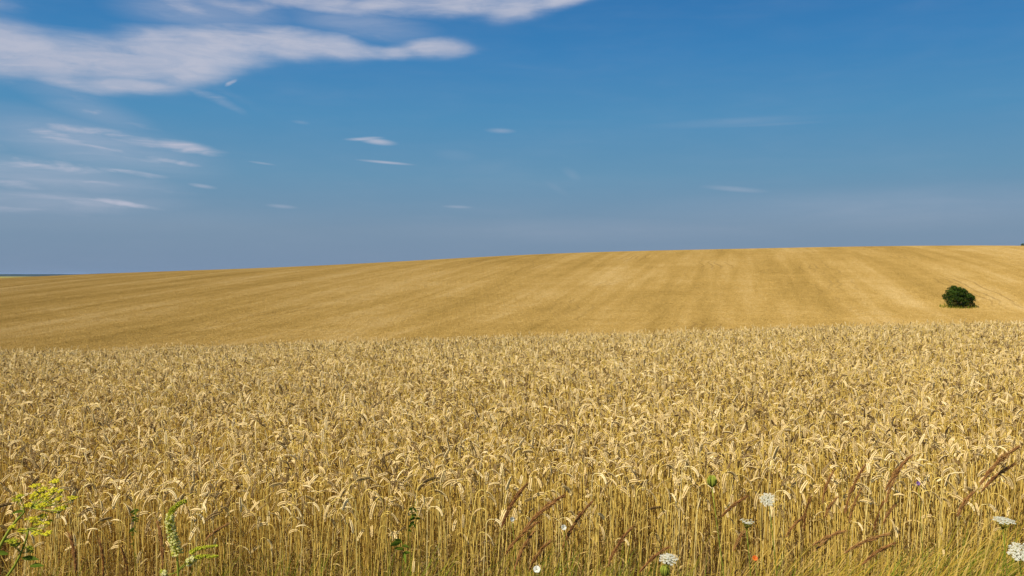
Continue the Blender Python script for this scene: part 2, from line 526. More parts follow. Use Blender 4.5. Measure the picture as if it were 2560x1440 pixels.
def hill_mat():
    m, nt = new_mat('ripe_crop_surface')
    L = nt.links.new
    ge = N_(nt, 'ShaderNodeNewGeometry')
    # tramline frame: the drill rows run about 14.4 degrees to the right of the view direction
    mp = N_(nt, 'ShaderNodeMapping')
    mp.inputs['Rotation'].default_value = (0, 0, R(14.4))
    L(ge.outputs['Position'], mp.inputs['Vector'])

    def noise(scale, detail, rough, st, loc=(0, 0, 0), dist=0.0):
        mm = N_(nt, 'ShaderNodeMapping')
        mm.inputs['Scale'].default_value = st
        mm.inputs['Location'].default_value = loc
        L(mp.outputs[0], mm.inputs['Vector'])
        n = N_(nt, 'ShaderNodeTexNoise')
        n.inputs['Scale'].default_value = scale
        n.inputs['Detail'].default_value = detail
        n.inputs['Roughness'].default_value = rough
        n.inputs['Distortion'].default_value = dist
        L(mm.outputs[0], n.inputs['Vector'])
        return n.outputs['Fac']

    def mth(op, a, b=None, c=None, clamp=False):
        n = N_(nt, 'ShaderNodeMath', operation=op, use_clamp=clamp)
        for i, v in enumerate((a, b, c)):
            if v is None:
                continue
            if isinstance(v, (int, float)):
                n.inputs[i].default_value = v
            else:
                L(v, n.inputs[i])
        return n.outputs[0]
    stripes = noise(0.11, 4, 0.55, (1, 0.10, 0.2), dist=0.25)      # broad bands down the slope
    patches = noise(0.035, 5, 0.6, (1, 0.7, 1), (5, 3, 0), 0.4)
    fine = noise(1.6, 5, 0.75, (1, 0.35, 1), (2, 8, 0))
    grain = noise(5.5, 3, 0.8, (1, 0.6, 1), (9, 1, 0))
    lay = noise(0.16, 6, 0.62, (0.55, 1.0, 1), (3, 17, 0), 0.8)     # wind-ruffled patches
    # narrow wheel tracks: thin dark lines at a few places across the slope
    sx = N_(nt, 'ShaderNodeSeparateXYZ')
    L(mp.outputs[0], sx.inputs[0])
    wob = noise(0.05, 3, 0.5, (1, 1, 1), (11, 2, 0))
    xx = mth('MULTIPLY_ADD', wob, 9.0, sx.outputs[0])
    tri = mth('PINGPONG', mth('DIVIDE', xx, 18.0), 0.5)
    l1 = mth('SUBTRACT', 1.0, mth('DIVIDE', mth('ABSOLUTE', mth('SUBTRACT', tri, 0.03)), 0.014), clamp=True)
    l2 = mth('SUBTRACT', 1.0, mth('DIVIDE', mth('ABSOLUTE', mth('SUBTRACT', tri, 0.13)), 0.014), clamp=True)
    line = mth('MAXIMUM', l1, l2)
    ln_break = noise(0.06, 3, 0.6, (1, 0.5, 1), (21, 5, 0))
    line = mth('MULTIPLY', line, mth('MULTIPLY', mth('SUBTRACT', ln_break, 0.50, clamp=True), 6.0, clamp=True))
    str2 = noise(0.45, 4, 0.6, (1, 0.035, 0.2), (4, 9, 0), 0.15)
    v = mth('MULTIPLY_ADD', mth('SUBTRACT', stripes, 0.5), 1.25, 0.5)
    v = mth('MULTIPLY_ADD', mth('SUBTRACT', str2, 0.5), 0.8, v)
    v = mth('MULTIPLY_ADD', mth('SUBTRACT', patches, 0.5), 0.7, v)
    v = mth('MULTIPLY_ADD', mth('SUBTRACT', lay, 0.5), 0.55, v)
    v = mth('MULTIPLY_ADD', mth('SUBTRACT', fine, 0.5), 0.8, v)
    v = mth('MULTIPLY_ADD', mth('SUBTRACT', grain, 0.5), 0.9, v)
    ramp = N_(nt, 'ShaderNodeValToRGB')
    cr = ramp.color_ramp
    cr.elements[0].position = 0.0
    cr.elements[0].color = (0.33, 0.205, 0.048, 1)
    cr.elements[1].position = 1.0
    cr.elements[1].color = (0.60, 0.425, 0.170, 1)
    e = cr.elements.new(0.5)
    e.color = (0.475, 0.307, 0.086, 1)
    L(v, ramp.inputs['Fac'])
    mxl = N_(nt, 'ShaderNodeMix', data_type='RGBA')
    L(mth('MULTIPLY', line, 0.55), mxl.inputs['Factor'])
    L(ramp.outputs[0], mxl.inputs[6])
    mxl.inputs[7].default_value = (0.20, 0.12, 0.04, 1)
    pr = N_(nt, 'ShaderNodeBsdfDiffuse')
    pr.inputs['Roughness'].default_value = 0.6
    L(mxl.outputs[2], pr.inputs['Color'])
    bp = N_(nt, 'ShaderNodeBump')
    bp.inputs['Strength'].default_value = 0.55
    bp.inputs['Distance'].default_value = 0.5
    hgt = mth('MULTIPLY_ADD', grain, 0.30, mth('MULTIPLY_ADD', fine, 0.5, mth('MULTIPLY', lay, 1.2)))
    L(hgt, bp.inputs['Height'])
    L(bp.outputs[0], pr.inputs['Normal'])
    out = N_(nt, 'ShaderNodeOutputMaterial')
    L(pr.outputs[0], out.inputs['Surface'])
    return m


def simple_noise_mat(name, c1, c2, scale, rough=0.9, detail=6, stretch=(1, 1, 1), bump=0.0):
    m, nt = new_mat(name)
    L = nt.links.new
    ge = N_(nt, 'ShaderNodeNewGeometry')
    mp = N_(nt, 'ShaderNodeMapping')
    mp.inputs['Scale'].default_value = stretch
    L(ge.outputs['Position'], mp.inputs['Vector'])
    n = N_(nt, 'ShaderNodeTexNoise')
    n.inputs['Scale'].default_value = scale
    n.inputs['Detail'].default_value = detail
    n.inputs['Roughness'].default_value = 0.65
    L(mp.outputs[0], n.inputs['Vector'])
    r = N_(nt, 'ShaderNodeValToRGB')
    r.color_ramp.elements[0].position = 0.35
    r.color_ramp.elements[0].color = (*c1, 1)
    r.color_ramp.elements[1].position = 0.65
    r.color_ramp.elements[1].color = (*c2, 1)
    L(n.outputs['Fac'], r.inputs['Fac'])
    pr = N_(nt, 'ShaderNodeBsdfPrincipled')
    pr.inputs['Roughness'].default_value = rough
    pr.inputs['Specular IOR Level'].default_value = 0.1
    L(r.outputs[0], pr.inputs['Base Color'])
    if bump:
        b = N_(nt, 'ShaderNodeBump')
        b.inputs['Strength'].default_value = 0.8
        b.inputs['Distance'].default_value = bump
        L(n.outputs['Fac'], b.inputs['Height'])
        L(b.outputs[0], pr.inputs['Normal'])
    out = N_(nt, 'ShaderNodeOutputMaterial')
    L(pr.outputs[0], out.inputs['Surface'])
    return m


# ---------------------------------------------------------------- land
def sheet(name, xs, ys, fn, mat, label=None):
    X, Y = np.meshgrid(xs, ys)
    Z = fn(X, Y)
    V = np.stack([X, Y, Z], -1).reshape(-1, 3)
    nx, ny = len(xs), len(ys)
    i = np.arange(nx - 1)[None, :] + nx * np.arange(ny - 1)[:, None]
    i = i.ravel()
    Fq = np.stack([i, i + 1, i + nx + 1, i + nx], -1)
    me = bpy.data.meshes.new(name)
    me.vertices.add(len(V))
    me.vertices.foreach_set('co', V.astype(np.float32).ravel())
    me.loops.add(Fq.size)
    me.loops.foreach_set('vertex_index', Fq.astype(np.int32).ravel())
    me.polygons.add(len(Fq))
    me.polygons.foreach_set('loop_start', (np.arange(len(Fq)) * 4).astype(np.int32))
    me.polygons.foreach_set('use_smooth', np.full(len(Fq), True))
    me.materials.append(mat)
    me.update(calc_edges=True)
    o = bpy.data.objects.new(name, me)
    COL.objects.link(o)
    tag(o, label=label, kind='structure')
    return o


M_SOIL = simple_noise_mat('soil', (0.07, 0.045, 0.022), (0.14, 0.095, 0.05), 9.0, bump=0.02)
sheet('ground', np.linspace(-34, 34, 161), np.concatenate([np.linspace(-14, 30, 131), [32.0]]), ground_h, M_SOIL,
      'brown soil under the ripe wheat and the grassy verge')
M_HILL = hill_mat()
ys = np.concatenate([np.arange(30, 60, 1.5), np.arange(60, 330, 1.5), np.arange(330, 720, 8)])
sheet('hill', np.concatenate([np.arange(-600, -260, 10), np.arange(-260, 260, 2.0), np.arange(260, 620, 10)]), ys, hill_h, M_HILL,
      'broad golden hill of ripe crop rising to the right')
# plain far below, and the far land seen beyond the hill's left end
M_PLAIN = simple_noise_mat('plain_fields', (0.10, 0.11, 0.03), (0.30, 0.22, 0.09), 0.004, stretch=(1, 0.3, 1))
pl = np.concatenate([-np.geomspace(26000, 60, 26), np.geomspace(60, 26000, 26)])
sheet('plain', pl, pl, lambda x, y: -36 + 0 * x - 14 * smooth((-y) / 3000.0), M_PLAIN, 'low plain beyond the hill')
M_FARF = simple_noise_mat('far_field', (0.24, 0.21, 0.045), (0.34, 0.28, 0.07), 0.01, stretch=(1, 0.4, 1))
sheet('far_field', np.linspace(-1000, -150, 60), np.linspace(720, 1300, 30),
      lambda x, y: -36 + 33.2 * np.sin(np.clip((y - 720) / 580, 0, 1) * math.pi) * smooth((x + 1000) / 150) * smooth((-330 - x) / 120) , M_FARF,
      'pale green and yellow field beyond the left end of the hill')
M_WOOD = simple_noise_mat('far_woods', (0.015, 0.03, 0.015), (0.035, 0.05, 0.025), 0.006, stretch=(1, 1, 1))
sheet('distant_hills', np.linspace(-6500, 4500, 240), np.linspace(5200, 8200, 24),
      lambda x, y: -40 + (40 + 6 * np.sin(x * 0.0021 + 0.6) + 3.5 * np.sin(x * 0.0063) + 2.0 * np.sin(x * 0.021)) * np.sin(np.clip((y - 5200) / 3000, 0, 1) * math.pi) ** 0.8,
      M_WOOD, 'dark blue wooded hills on the horizon at the left')


# ---------------------------------------------------------------- wheat
def wheat_plant(stem, ear, leaf, r, o, H, bend, psi, roll=None, ms=0, me_=0, ml=0, nsp=20, leaves=3, upright=False):
    """Adds one plant to three collectors. o base, H height of the crown of the hook, bend total droop in radians, psi its azimuth."""
    tint = float(np.clip(r.normal(0.5, 0.2), 0.05, 0.95))
    lean = abs(r.normal(0, 0.055)) * (3.5 if r.random() < 0.09 else 1.0)
    lp = r.uniform(0, 2 * math.pi)
    ped = r.uniform(0.030, 0.070)
    EL_ = r.uniform(0.056, 0.082)
    Ls = H
    n1, n2, n3 = 5, 6, 7
    dh = np.array((math.cos(psi), math.sin(psi), 0.0))
    lh = np.array((math.cos(lp), math.sin(lp), 0.0)) * lean
    p = np.array(o, float)
    pts = [p.copy()]
    th = 0.0
    for i in range(n1):
        d = np.array((0, 0, 1.0)) + lh * (0.5 + 0.25 * i) + dh * 0.015 * i
        d /= np.linalg.norm(d)
        p = p + d * Ls / n1
        pts.append(p.copy())
    d0 = d
    earb = bend * r.uniform(0.15, 0.50)
    pb = bend - earb
    for i in range(n2):
        a = pb * smooth((i + 1) / n2)
        d = d0 * math.cos(a) + dh * math.sin(a)
        d /= np.linalg.norm(d)
        p = p + d * ped / n2
        pts.append(p.copy())
    est = len(pts) - 1
    for i in range(n3):
        a = pb + earb * (i + 1) / n3
        d = d0 * math.cos(a) + dh * math.sin(a)
        d /= np.linalg.norm(d)
        p = p + d * EL_ / n3
        pts.append(p.copy())
    pts = np.array(pts)
    rr = np.concatenate([np.linspace(0.0027, 0.0019, n1 + 1), np.linspace(0.0020, 0.0024, n2)])
    tube(stem, pts[:est + 1], rr, 4, ms, tint)
    ep = pts[est:]
    cum = np.linspace(0, 1, len(ep))
    T = np.gradient(ep, axis=0)
    T /= np.linalg.norm(T, axis=1)[:, None]
    w = np.array((-dh[1], dh[0], 0))
    ra = r.uniform(-1.3, 1.3) if roll is None else roll
    te = float(np.clip(tint + r.normal(0, 0.15), 0.0, 1.0))
    if r.random() < 0.07:
        te = 0.05
    fat = r.uniform(0.9, 1.15)
    for i in range(nsp):
        u = i / (nsp - 1)
        c = np.array([np.interp(u * 0.93, cum, ep[:, k]) for k in range(3)])
        t_ = np.array([np.interp(u, cum, T[:, k]) for k in range(3)])
        nrm = np.cross(w, t_)
        b = w * math.cos(ra) + nrm * math.sin(ra)
        sg = 1 if i % 2 else -1
        sz = (0.70 + 0.45 * math.sin(math.pi * min(1, 0.22 + u * 0.72))) * fat
        spike(ear, c + b * sg * 0.0020, t_ + b * sg * 0.42, b, 0.0132 * sz, 0.0092 * sz, me_, np.clip(te + r.normal(0, 0.05), 0, 1))
    spike(ear, ep[-1] - T[-1] * 0.006, T[-1], b, 0.014 * fat, 0.009 * fat, me_, te)
    # dried leaves hanging from the nodes
    for k in range(leaves):
        hh = r.uniform(0.12, 0.62) * H
        base = np.array([np.interp(hh, np.linspace(0, Ls, n1 + 1), pts[:n1 + 1, j]) for j in range(3)])
        az = r.uniform(0, 2 * math.pi)
        dd = np.array((math.cos(az), math.sin(az), 0))
        L_ = r.uniform(0.07, 0.19)
        q = [base]
        el = r.uniform(0.2, 1.25)
        tw = r.uniform(0.25, 0.65)
        for s_ in range(5):
            d = dd * math.cos(el) + np.array((0, 0, 1)) * math.sin(el)
            q.append(q[-1] + d * L_ / 5)
            el -= tw * r.uniform(0.7, 1.5)
            az += r.normal(0, 0.25)
            dd = np.array((math.cos(az), math.sin(az), 0))
        q = np.array(q)
        sd = np.cross(dd, (0, 0, 1.0)) + r.normal(0, 0.5, 3)
        wd = r.uniform(0.003, 0.009) * np.array((0.7, 1, 1, 0.85, 0.5, 0.05))
        ribbon(leaf[k] if isinstance(leaf, list) else leaf, q, wd, sd, ml, float(np.clip(tint + r.normal(-0.1, 0.25), 0, 1)), 0.2)


def rand_bend(r):
    q = r.random()
    if q < 0.05:
        return r.uniform(0.05, 0.45)
    if q < 0.20:
        return r.uniform(1.2, 2.1)
    return r.uniform(2.3, 3.05)


HID = bpy.data.collections.new('wheat patches')      # sources of the crop's instances, never linked to the scene itself
NP = 22
PS = 0.27
r_ = np.random.default_rng(3)
for k in range(NP):
    mb = MB()
    for j in range(28):
        x, y = r_.uniform(-PS / 2, PS / 2, 2)
        H = float(np.clip(r_.normal(WH - 0.045, 0.062), 0.58, 0.93)) - 0.03
        if r_.random() < 0.10:
            H -= r_.uniform(0.05, 0.2)
        tall = r_.random() < 0.022
        if tall:
            H += r_.uniform(0.03, 0.09)
        wheat_plant(mb, mb, mb, r_, (x, y, 0), H, r_.uniform(0.1, 1.0) if tall else rand_bend(r_), r_.normal(-0.4, 1.6) if r_.random() < 0.5 else r_.uniform(0, 6.28), ms=0, me_=1, ml=2, nsp=17)
    o = bpy.data.objects.new('wheat_patch', mb.mesh('wheat_patch', [M_STEM, M_EAR, M_LEAF]))
    HID.objects.link(o)

# points of the crop
FRONT = lambda x: 4.62 + 0.05 * np.sin(x * 2.1) + 0.04 * np.sin(x * 5.3 + 1) + 0.02 * x
pts, rots, ids, scs = [], [], [], []
step = 0.262
yy = 4.0
while yy < 28.5:
    half = 0.66 * yy + 1.6
    for xx in np.arange(-half, half, step):
        x = xx + r_.uniform(-0.05, 0.05)
        y = yy + r_.uniform(-0.05, 0.05)
        if y - PS / 2 < FRONT(x):
            continue
        pts.append((x, y, float(ground_h(np.array(x), np.array(y))) + r_.normal(0, 0.018)))
        rots.append((r_.normal(0, 0.03), r_.normal(0, 0.03), r_.choice([0, 0.5, 1, 1.5]) * math.pi + r_.normal(0, 0.12)))
        ids.append(int(r_.integers(0, NP)))
        scs.append(r_.uniform(0.96, 1.04))
    yy += step


def instancer(name, pts, rots, ids, scs, coll):
    me = bpy.data.meshes.new(name)
    me.from_pydata([tuple(p) for p in pts], [], [])
    a = me.attributes.new('turn', 'FLOAT_VECTOR', 'POINT')
    a.data.foreach_set('vector', np.array(rots, np.float32).ravel())
    a = me.attributes.new('pick', 'INT', 'POINT')
    a.data.foreach_set('value', np.array(ids, np.int32))
    a = me.attributes.new('size', 'FLOAT', 'POINT')
    a.data.foreach_set('value', np.array(scs, np.float32))
    o = bpy.data.objects.new(name, me)
    COL.objects.link(o)
    g = bpy.data.node_groups.new(name + '_scatter', 'GeometryNodeTree')
    g.interface.new_socket('Geometry', in_out='INPUT', socket_type='NodeSocketGeometry')
    g.interface.new_socket('Geometry', in_out='OUTPUT', socket_type='NodeSocketGeometry')
    gi, go = g.nodes.new('NodeGroupInput'), g.nodes.new('NodeGroupOutput')
    ci = g.nodes.new('GeometryNodeCollectionInfo')
    ci.inputs['Collection'].default_value = coll
    ci.inputs['Separate Children'].default_value = True
    ci.inputs['Reset Children'].default_value = True
    ip = g.nodes.new('GeometryNodeInstanceOnPoints')
    ip.inputs['Pick Instance'].default_value = True

    def na(nm, dt):
        n = g.nodes.new('GeometryNodeInputNamedAttribute')
        n.data_type = dt
        n.inputs['Name'].default_value = nm
        return n.outputs[0]
    L = g.links.new
    L(gi.outputs[0], ip.inputs['Points'])
    L(ci.outputs[0], ip.inputs['Instance'])
    L(na('pick', 'INT'), ip.inputs['Instance Index'])
    er = g.nodes.new('FunctionNodeEulerToRotation')
    L(na('turn', 'FLOAT_VECTOR'), er.inputs[0])
    L(er.outputs[0], ip.inputs['Rotation'])
    L(na('size', 'FLOAT'), ip.inputs['Scale'])
    L(ip.outputs[0], go.inputs[0])
    md = o.modifiers.new('scatter', 'NODES')
    md.node_group = g
    return o


wf = instancer('wheat', pts, rots, ids, scs, HID)
tag(wf, 'dense ripe golden wheat crop filling the field behind its front row', 'wheat', kind='stuff')

# the same crop on the hill, far enough to read as clumps of ears
HID2 = bpy.data.collections.new('far wheat patches')
r4 = np.random.default_rng(8)
for k in range(10):
    mb = MB()
    for j in range(620):
        x, y = r4.uniform(-1.05, 1.05, 2)
        h = r4.uniform(0.02, 0.07)
        w = r4.uniform(0.05, 0.11)
        a = r4.uniform(0, 6.28)
        tx, ty = r4.normal(0, 0.03, 2)
        t = float(np.clip(r4.normal(0.5, 0.2), 0, 1))
        ca, sa = math.cos(a) * w, math.sin(a) * w
        mb.add([(x + ca, y + sa, -0.05), (x - sa, y + ca, -0.05), (x - ca, y - sa, -0.05), (x + sa, y - ca, -0.05), (x + tx, y + ty, h)],
               [(0, 1, 4), (1, 2, 4), (2, 3, 4), (3, 0, 4)], 0, t)
    HID2.objects.link(bpy.data.objects.new('far_wheat_patch', mb.mesh('far_wheat_patch', [M_HILL], False)))
p2, q2, i2, s2 = [], [], [], []
yy = 40.0
while yy < 300:
    half = 1.05 * yy + 40
    for xx in np.arange(-half, half, 2.0):
        e_ = 0.5
        z0 = float(hill_h(np.array(xx), np.array(yy)))
        gx = float(hill_h(np.array(xx + e_), np.array(yy))) - z0
        gy = float(hill_h(np.array(xx), np.array(yy + e_))) - z0
        p2.append((xx, yy, z0))
        q2.append((math.atan(gy / e_), -math.atan(gx / e_), 0.0))
        i2.append(int(r4.integers(0, 10)))
        s2.append(1.0)
    yy += 2.0
tag(instancer('distant_wheat', p2, q2, i2, s2, HID2), 'ripe golden crop covering the far hillside', 'wheat', kind='stuff')

# the front row, plant by plant
PROTO = []
r2 = np.random.default_rng(21)
NV = 14
for k in range(NV):
    s_, e_, l_ = MB(), MB(), [MB(), MB(), MB()]
    bend = [2.7, 2.4, 2.95, 1.9, 2.8, 2.6, 0.3, 2.9, 1.5, 2.7, 3.0, 2.2, 2.5, 2.8][k]
    psi = [0, math.pi, 0.5, 3.5, -0.6, 2.7, 0, 3.9, 0.2, 5.3, 0.9, 3.1, 4.4, -0.3][k]
    wheat_plant(s_, e_, l_, r2, (0, 0, 0), 0.80, bend, psi, roll=[0.2, 1.2, 0.7, 0.1, 1.4, 0.5, 0.9][k % 7], nsp=20, leaves=3)
    PROTO.append((s_.mesh('stalk', [M_STEM]), e_.mesh('ear', [M_EAR]), [q.mesh('leaf', [M_LEAF]) for q in l_], bend, psi))
NF = 300
lab = {
    'right': ('ripe wheat stalk in the front row with its ear hooked over to the right', 'front row wheat drooping to the right'),
    'left': ('ripe wheat stalk in the front row with its ear hooked over to the left', 'front row wheat drooping to the left'),
    'toward': ('ripe wheat stalk in the front row with its ear hanging towards the camera or away', 'front row wheat drooping forward or back'),
    'up': ('ripe wheat stalk in the front row with a straight ear standing upright', 'front row wheat with upright ears'),
}
for i in range(NF):
    x = -3.3 + 6.6 * (i + r2.uniform(0, 1)) / NF
    y = float(FRONT(x)) - 0.10 + r2.uniform(-0.16, 0.16)
    k = int(r2.integers(0, NV))
    sm, em, lm, bend, psi = PROTO[k]
    rz = r2.normal(0, 0.45)
    a = psi + rz
    cdir = 'up' if bend < 0.6 else ('right' if math.cos(a) > 0.5 else 'left' if math.cos(a) < -0.5 else 'toward')
    z = float(ground_h(np.array(x), np.array(y)))
    t = empty('wheat_stalk', (x, y, z), lab[cdir][0], 'wheat stalk', lab[cdir][1])
    t.rotation_euler = (r2.normal(0, 0.03), r2.normal(0, 0.03), rz)
    s = float(np.clip(r2.normal(0.95, 0.12), 0.62, 1.1))
    t.scale = (1.0, 1.0, s)
    t.scale = (s, s, s)
    for nm, me_ in [('stalk', sm), ('ear', em)] + [('leaf', q) for q in lm]:
        c = bpy.data.objects.new(nm, me_)
        COL.objects.link(c)
        c.parent = t


# ---------------------------------------------------------------- bush and other far plants
def leaf_cloud(mb, r, blobs, n, size, m=0):
    """Leaf-sized quads through the volume of several lumps, denser at the lump surfaces."""
    wts = np.array([b[3] * b[4] * b[5] for b in blobs]) ** (2 / 3)
    wts /= wts.sum()
    for k in r.choice(len(blobs), n, p=wts):
        cx, cy, cz, rx, ry, rz = blobs[k]
        d = r.normal(0, 1, 3)
        d /= np.linalg.norm(d)
        q = r.uniform(0.55, 1.0) ** 0.5 * (1 + 0.10 * r.normal())
        c = np.array((cx + d[0] * rx * q, cy + d[1] * ry * q, cz + d[2] * rz * q))
        c[2] *= 1 - 0.12 * max(c[0], -0.9)
        if c[2] < 0.02:
            continue
        nrm = d * 0.7 + r.normal(0, 0.6, 3)
        nrm /= np.linalg.norm(nrm)
        a = np.cross(nrm, r.normal(0, 1, 3))
        a /= np.linalg.norm(a)
        b = np.cross(nrm, a)
        s = size * r.uniform(0.6, 1.4)
        mb.add([c - a * s, c + b * s * 0.5, c + a * s, c - b * s * 0.5], [(0, 1, 2, 3)], m, float(np.clip(r.normal(0.5, 0.22), 0, 1)))


bp = P(2398, 768, 111)
bz = float(hill_h(np.array(bp[0]), np.array(111.0)))
bush = empty('bush', (bp[0], 111, bz - 0.05), 'single round dark green bush standing alone in the golden field at the right', 'bush')
mb = MB()
r3 = np.random.default_rng(5)
BL = [(0, 0, 1.35, 1.35, 1.3, 0.85), (-1.05, 0.1, 1.15, 0.80, 0.9, 0.70), (1.0, 0, 1.25, 0.90, 0.9, 0.75), (-0.35, -0.2, 1.95, 0.85, 0.8, 0.55), (0.45, 0.1, 1.80, 0.85, 0.8, 0.42), (-0.6, 0, 2.1, 0.55, 0.5, 0.35),
      (-1.1, 0, 1.65, 0.5, 0.6, 0.45), (1.45, 0.1, 1.45, 0.5, 0.5, 0.42), (0.1, -0.7, 0.75, 0.9, 0.6, 0.55), (0.3, -0.6, 0.3, 0.5, 0.4, 0.35), (-1.2, -0.3, 0.65, 0.55, 0.5, 0.35),
      (0.35, -0.7, 0.12, 0.75, 0.4, 0.25), (-0.4, -0.5, 0.3, 1.2, 0.5, 0.3), (1.2, -0.2, 0.5, 0.7, 0.5, 0.4), (-0.7, 0, 2.3, 0.35, 0.3, 0.28), (0.1, 0, 2.4, 0.25, 0.3, 0.22)]
for _ in range(26):
    an, el_ = r3.uniform(0, 6.28), r3.uniform(-0.2, 1.3)
    q_ = (math.cos(an) * math.cos(el_) * 1.75, math.sin(an) * math.cos(el_) * 1.4, 1.2 + math.sin(el_) * 1.15)
    w_ = r3.uniform(0.22, 0.42)
    BL.append((*q_, w_ * 1.2, w_, w_ * 0.8))
leaf_cloud(mb, r3, BL, 9500, 0.085)
mb.build('crown', M_BUSH, bush)
mb = MB()
tube(mb, [(0, 0, -0.2), (0.05, 0, 0.4), (0.0, 0.05, 0.9)], [0.13, 0.10, 0.08], 8, 0, 0.4)
for a_ in range(7):
    an = a_ * 0.9 + 0.3
    e = np.array((math.cos(an) * 0.9, math.sin(an) * 0.8, 1.6 + 0.3 * math.sin(a_ * 2.1)))
    tube(mb, [(0, 0.03, 0.5), e * 0.45 + np.array((0, 0, 0.35)), e], [0.06, 0.04, 0.015], 5, 0, 0.4)
mb.build('trunk', M_BARK, bush)

tf = MB()
for _ in range(420):
    an, q_ = r3.uniform(0, 6.28), r3.uniform(0.5, 2.3)
    x_, y_ = bp[0] + math.cos(an) * q_, 111 + math.sin(an) * q_ * 0.9
    z_ = float(hill_h(np.array(x_), np.array(y_)))
    h_ = r3.uniform(0.12, 0.45)
    l_ = r3.normal(0, 0.12, 2)
    ribbon(tf, np.array([(x_, y_, z_ - 0.05), (x_ + l_[0] * 0.4, y_ + l_[1] * 0.4, z_ + h_ * 0.6), (x_ + l_[0], y_ + l_[1], z_ + h_)]), np.array((0.05, 0.045, 0.008)), (1, r3.normal(0, 0.5), 0), 0, float(r3.uniform(0.15, 0.9)))
tag(tf.build('grass', M_GREEN), 'rough grass growing round the foot of the lone bush', 'grass', kind='stuff')

# thin shrub on the skyline at the right edge
sp = P(2556, 622, 236)
sz = float(hill_h(np.array(sp[0]), np.array(236.0)))
shr = empty('shrub', (sp[0] + 0.3, 236, sz), 'small dull green shrub on the skyline at the right edge', 'shrub')
mb = MB()
leaf_cloud(mb, r3, [(0, 0, 0.3, 0.6, 0.6, 0.45), (0.9, 0, 0.35, 0.7, 0.6, 0.55)], 700, 0.10)
mb.build('crown', M_BUSH, shr)
mb = MB()
tube(mb, [(0, 0, -0.1), (0, 0, 0.4)], [0.04, 0.02], 5, 0, 0.4)
mb.build('trunk', M_BARK, shr)


# ---------------------------------------------------------------- verge grass (nobody could count it)
def gz(x, y):
    return float(ground_h(np.array(float(x)), np.array(float(y))))


def blades(name, n, regf, matl, label, cat, seed, wide=(0.003, 0.007)):
    r = np.random.default_rng(seed)
    mb = MB()
    for _ in range(n):
        x, y, h, lean, tint = regf(r)
        z = gz(x, y)
        az = r.normal(0.0, 0.5)
        dd = np.array((math.cos(az), math.sin(az), 0))
        q = [np.array((x, y, z))]
        k = 6
        a = lean * 0.25
        for s in range(k):
            q.append(q[-1] + (dd * math.sin(a) + np.array((0, 0, 1)) * math.cos(a)) * h / k)
            a += lean * r.uniform(0.15, 0.35)
        w = r.uniform(*wide) * np.array((0.8, 1, 1, 0.9, 0.75, 0.5, 0.06))
        sd = np.array((math.cos(az + 1.57 + r.normal(0, 0.7)), math.sin(az + 1.57 + r.normal(0, 0.7)), 0))
        ribbon(mb, q, w, sd, 0, np.clip(tint + np.linspace(-0.08, 0.15, 7) + r.normal(0, 0.03), 0, 1), 0.18)
    return tag(mb.build(name, matl), label, cat, kind='stuff')


def reg_right(r):
    x = r.uniform(0.95, 2.9)
    y = r.uniform(3.1, 4.45)
    k = smooth((x - 0.9) / 1.3)
    if r.random() < 0.22:
        return x, y, r.uniform(0.6, 0.8 + 0.2 * k), abs(r.normal(0.85, 0.25)), r.uniform(0.62, 1.0)
    h = r.uniform(0.35, 0.60 + 0.20 * k)
    t = r.beta(1.3, 3.2) if r.random() < 0.78 else r.uniform(0.55, 0.95)
    return x, y, h, abs(r.normal(0.8, 0.35)), t


def reg_left(r):
    x = r.uniform(-2.9, 1.1)
    y = r.uniform(3.4, 4.5)
    h = r.uniform(0.34, 0.60) + (0.12 if r.random() < 0.12 else 0)
    if r.random() < 0.35:
        x = r.choice([-2.35, -1.6, -1.1, -0.55, 0.05, 0.5]) + r.normal(0, 0.09)
        return x, y, h + 0.10, r.normal(0.3, 0.3), r.uniform(0.1, 0.7)
    return x, y, h, abs(r.normal(0.4, 0.35)) * (1 if r.random() < 0.7 else -1), r.uniform(0.2, 0.95)


blades('grass', 9500, reg_right, M_GREEN, 'green and yellowing verge grass leaning right in front of the wheat', 'grass', 41)
blades('grass', 7000, reg_left, M_GREEN, 'short mixed green and straw coloured grass along the foot of the wheat', 'grass', 42)


def reg_under(r):
    return r.uniform(-3.0, 3.0), r.uniform(4.05, 4.75), r.uniform(0.25, 0.66), r.normal(0, 1.3), r.uniform(0.1, 0.9)


blades('dry_undergrowth', 6500, reg_under, M_LEAF, 'tangled dead leaves and chaff between the front wheat stems', 'undergrowth', 43, (0.002, 0.005))


# ---------------------------------------------------------------- brown plumed grasses, each a thing
def bez(p0, p1, p2, n):
    t = np.linspace(0, 1, n)[:, None]
    return (1 - t) ** 2 * p0 + 2 * t * (1 - t) * p1 + t ** 2 * p2


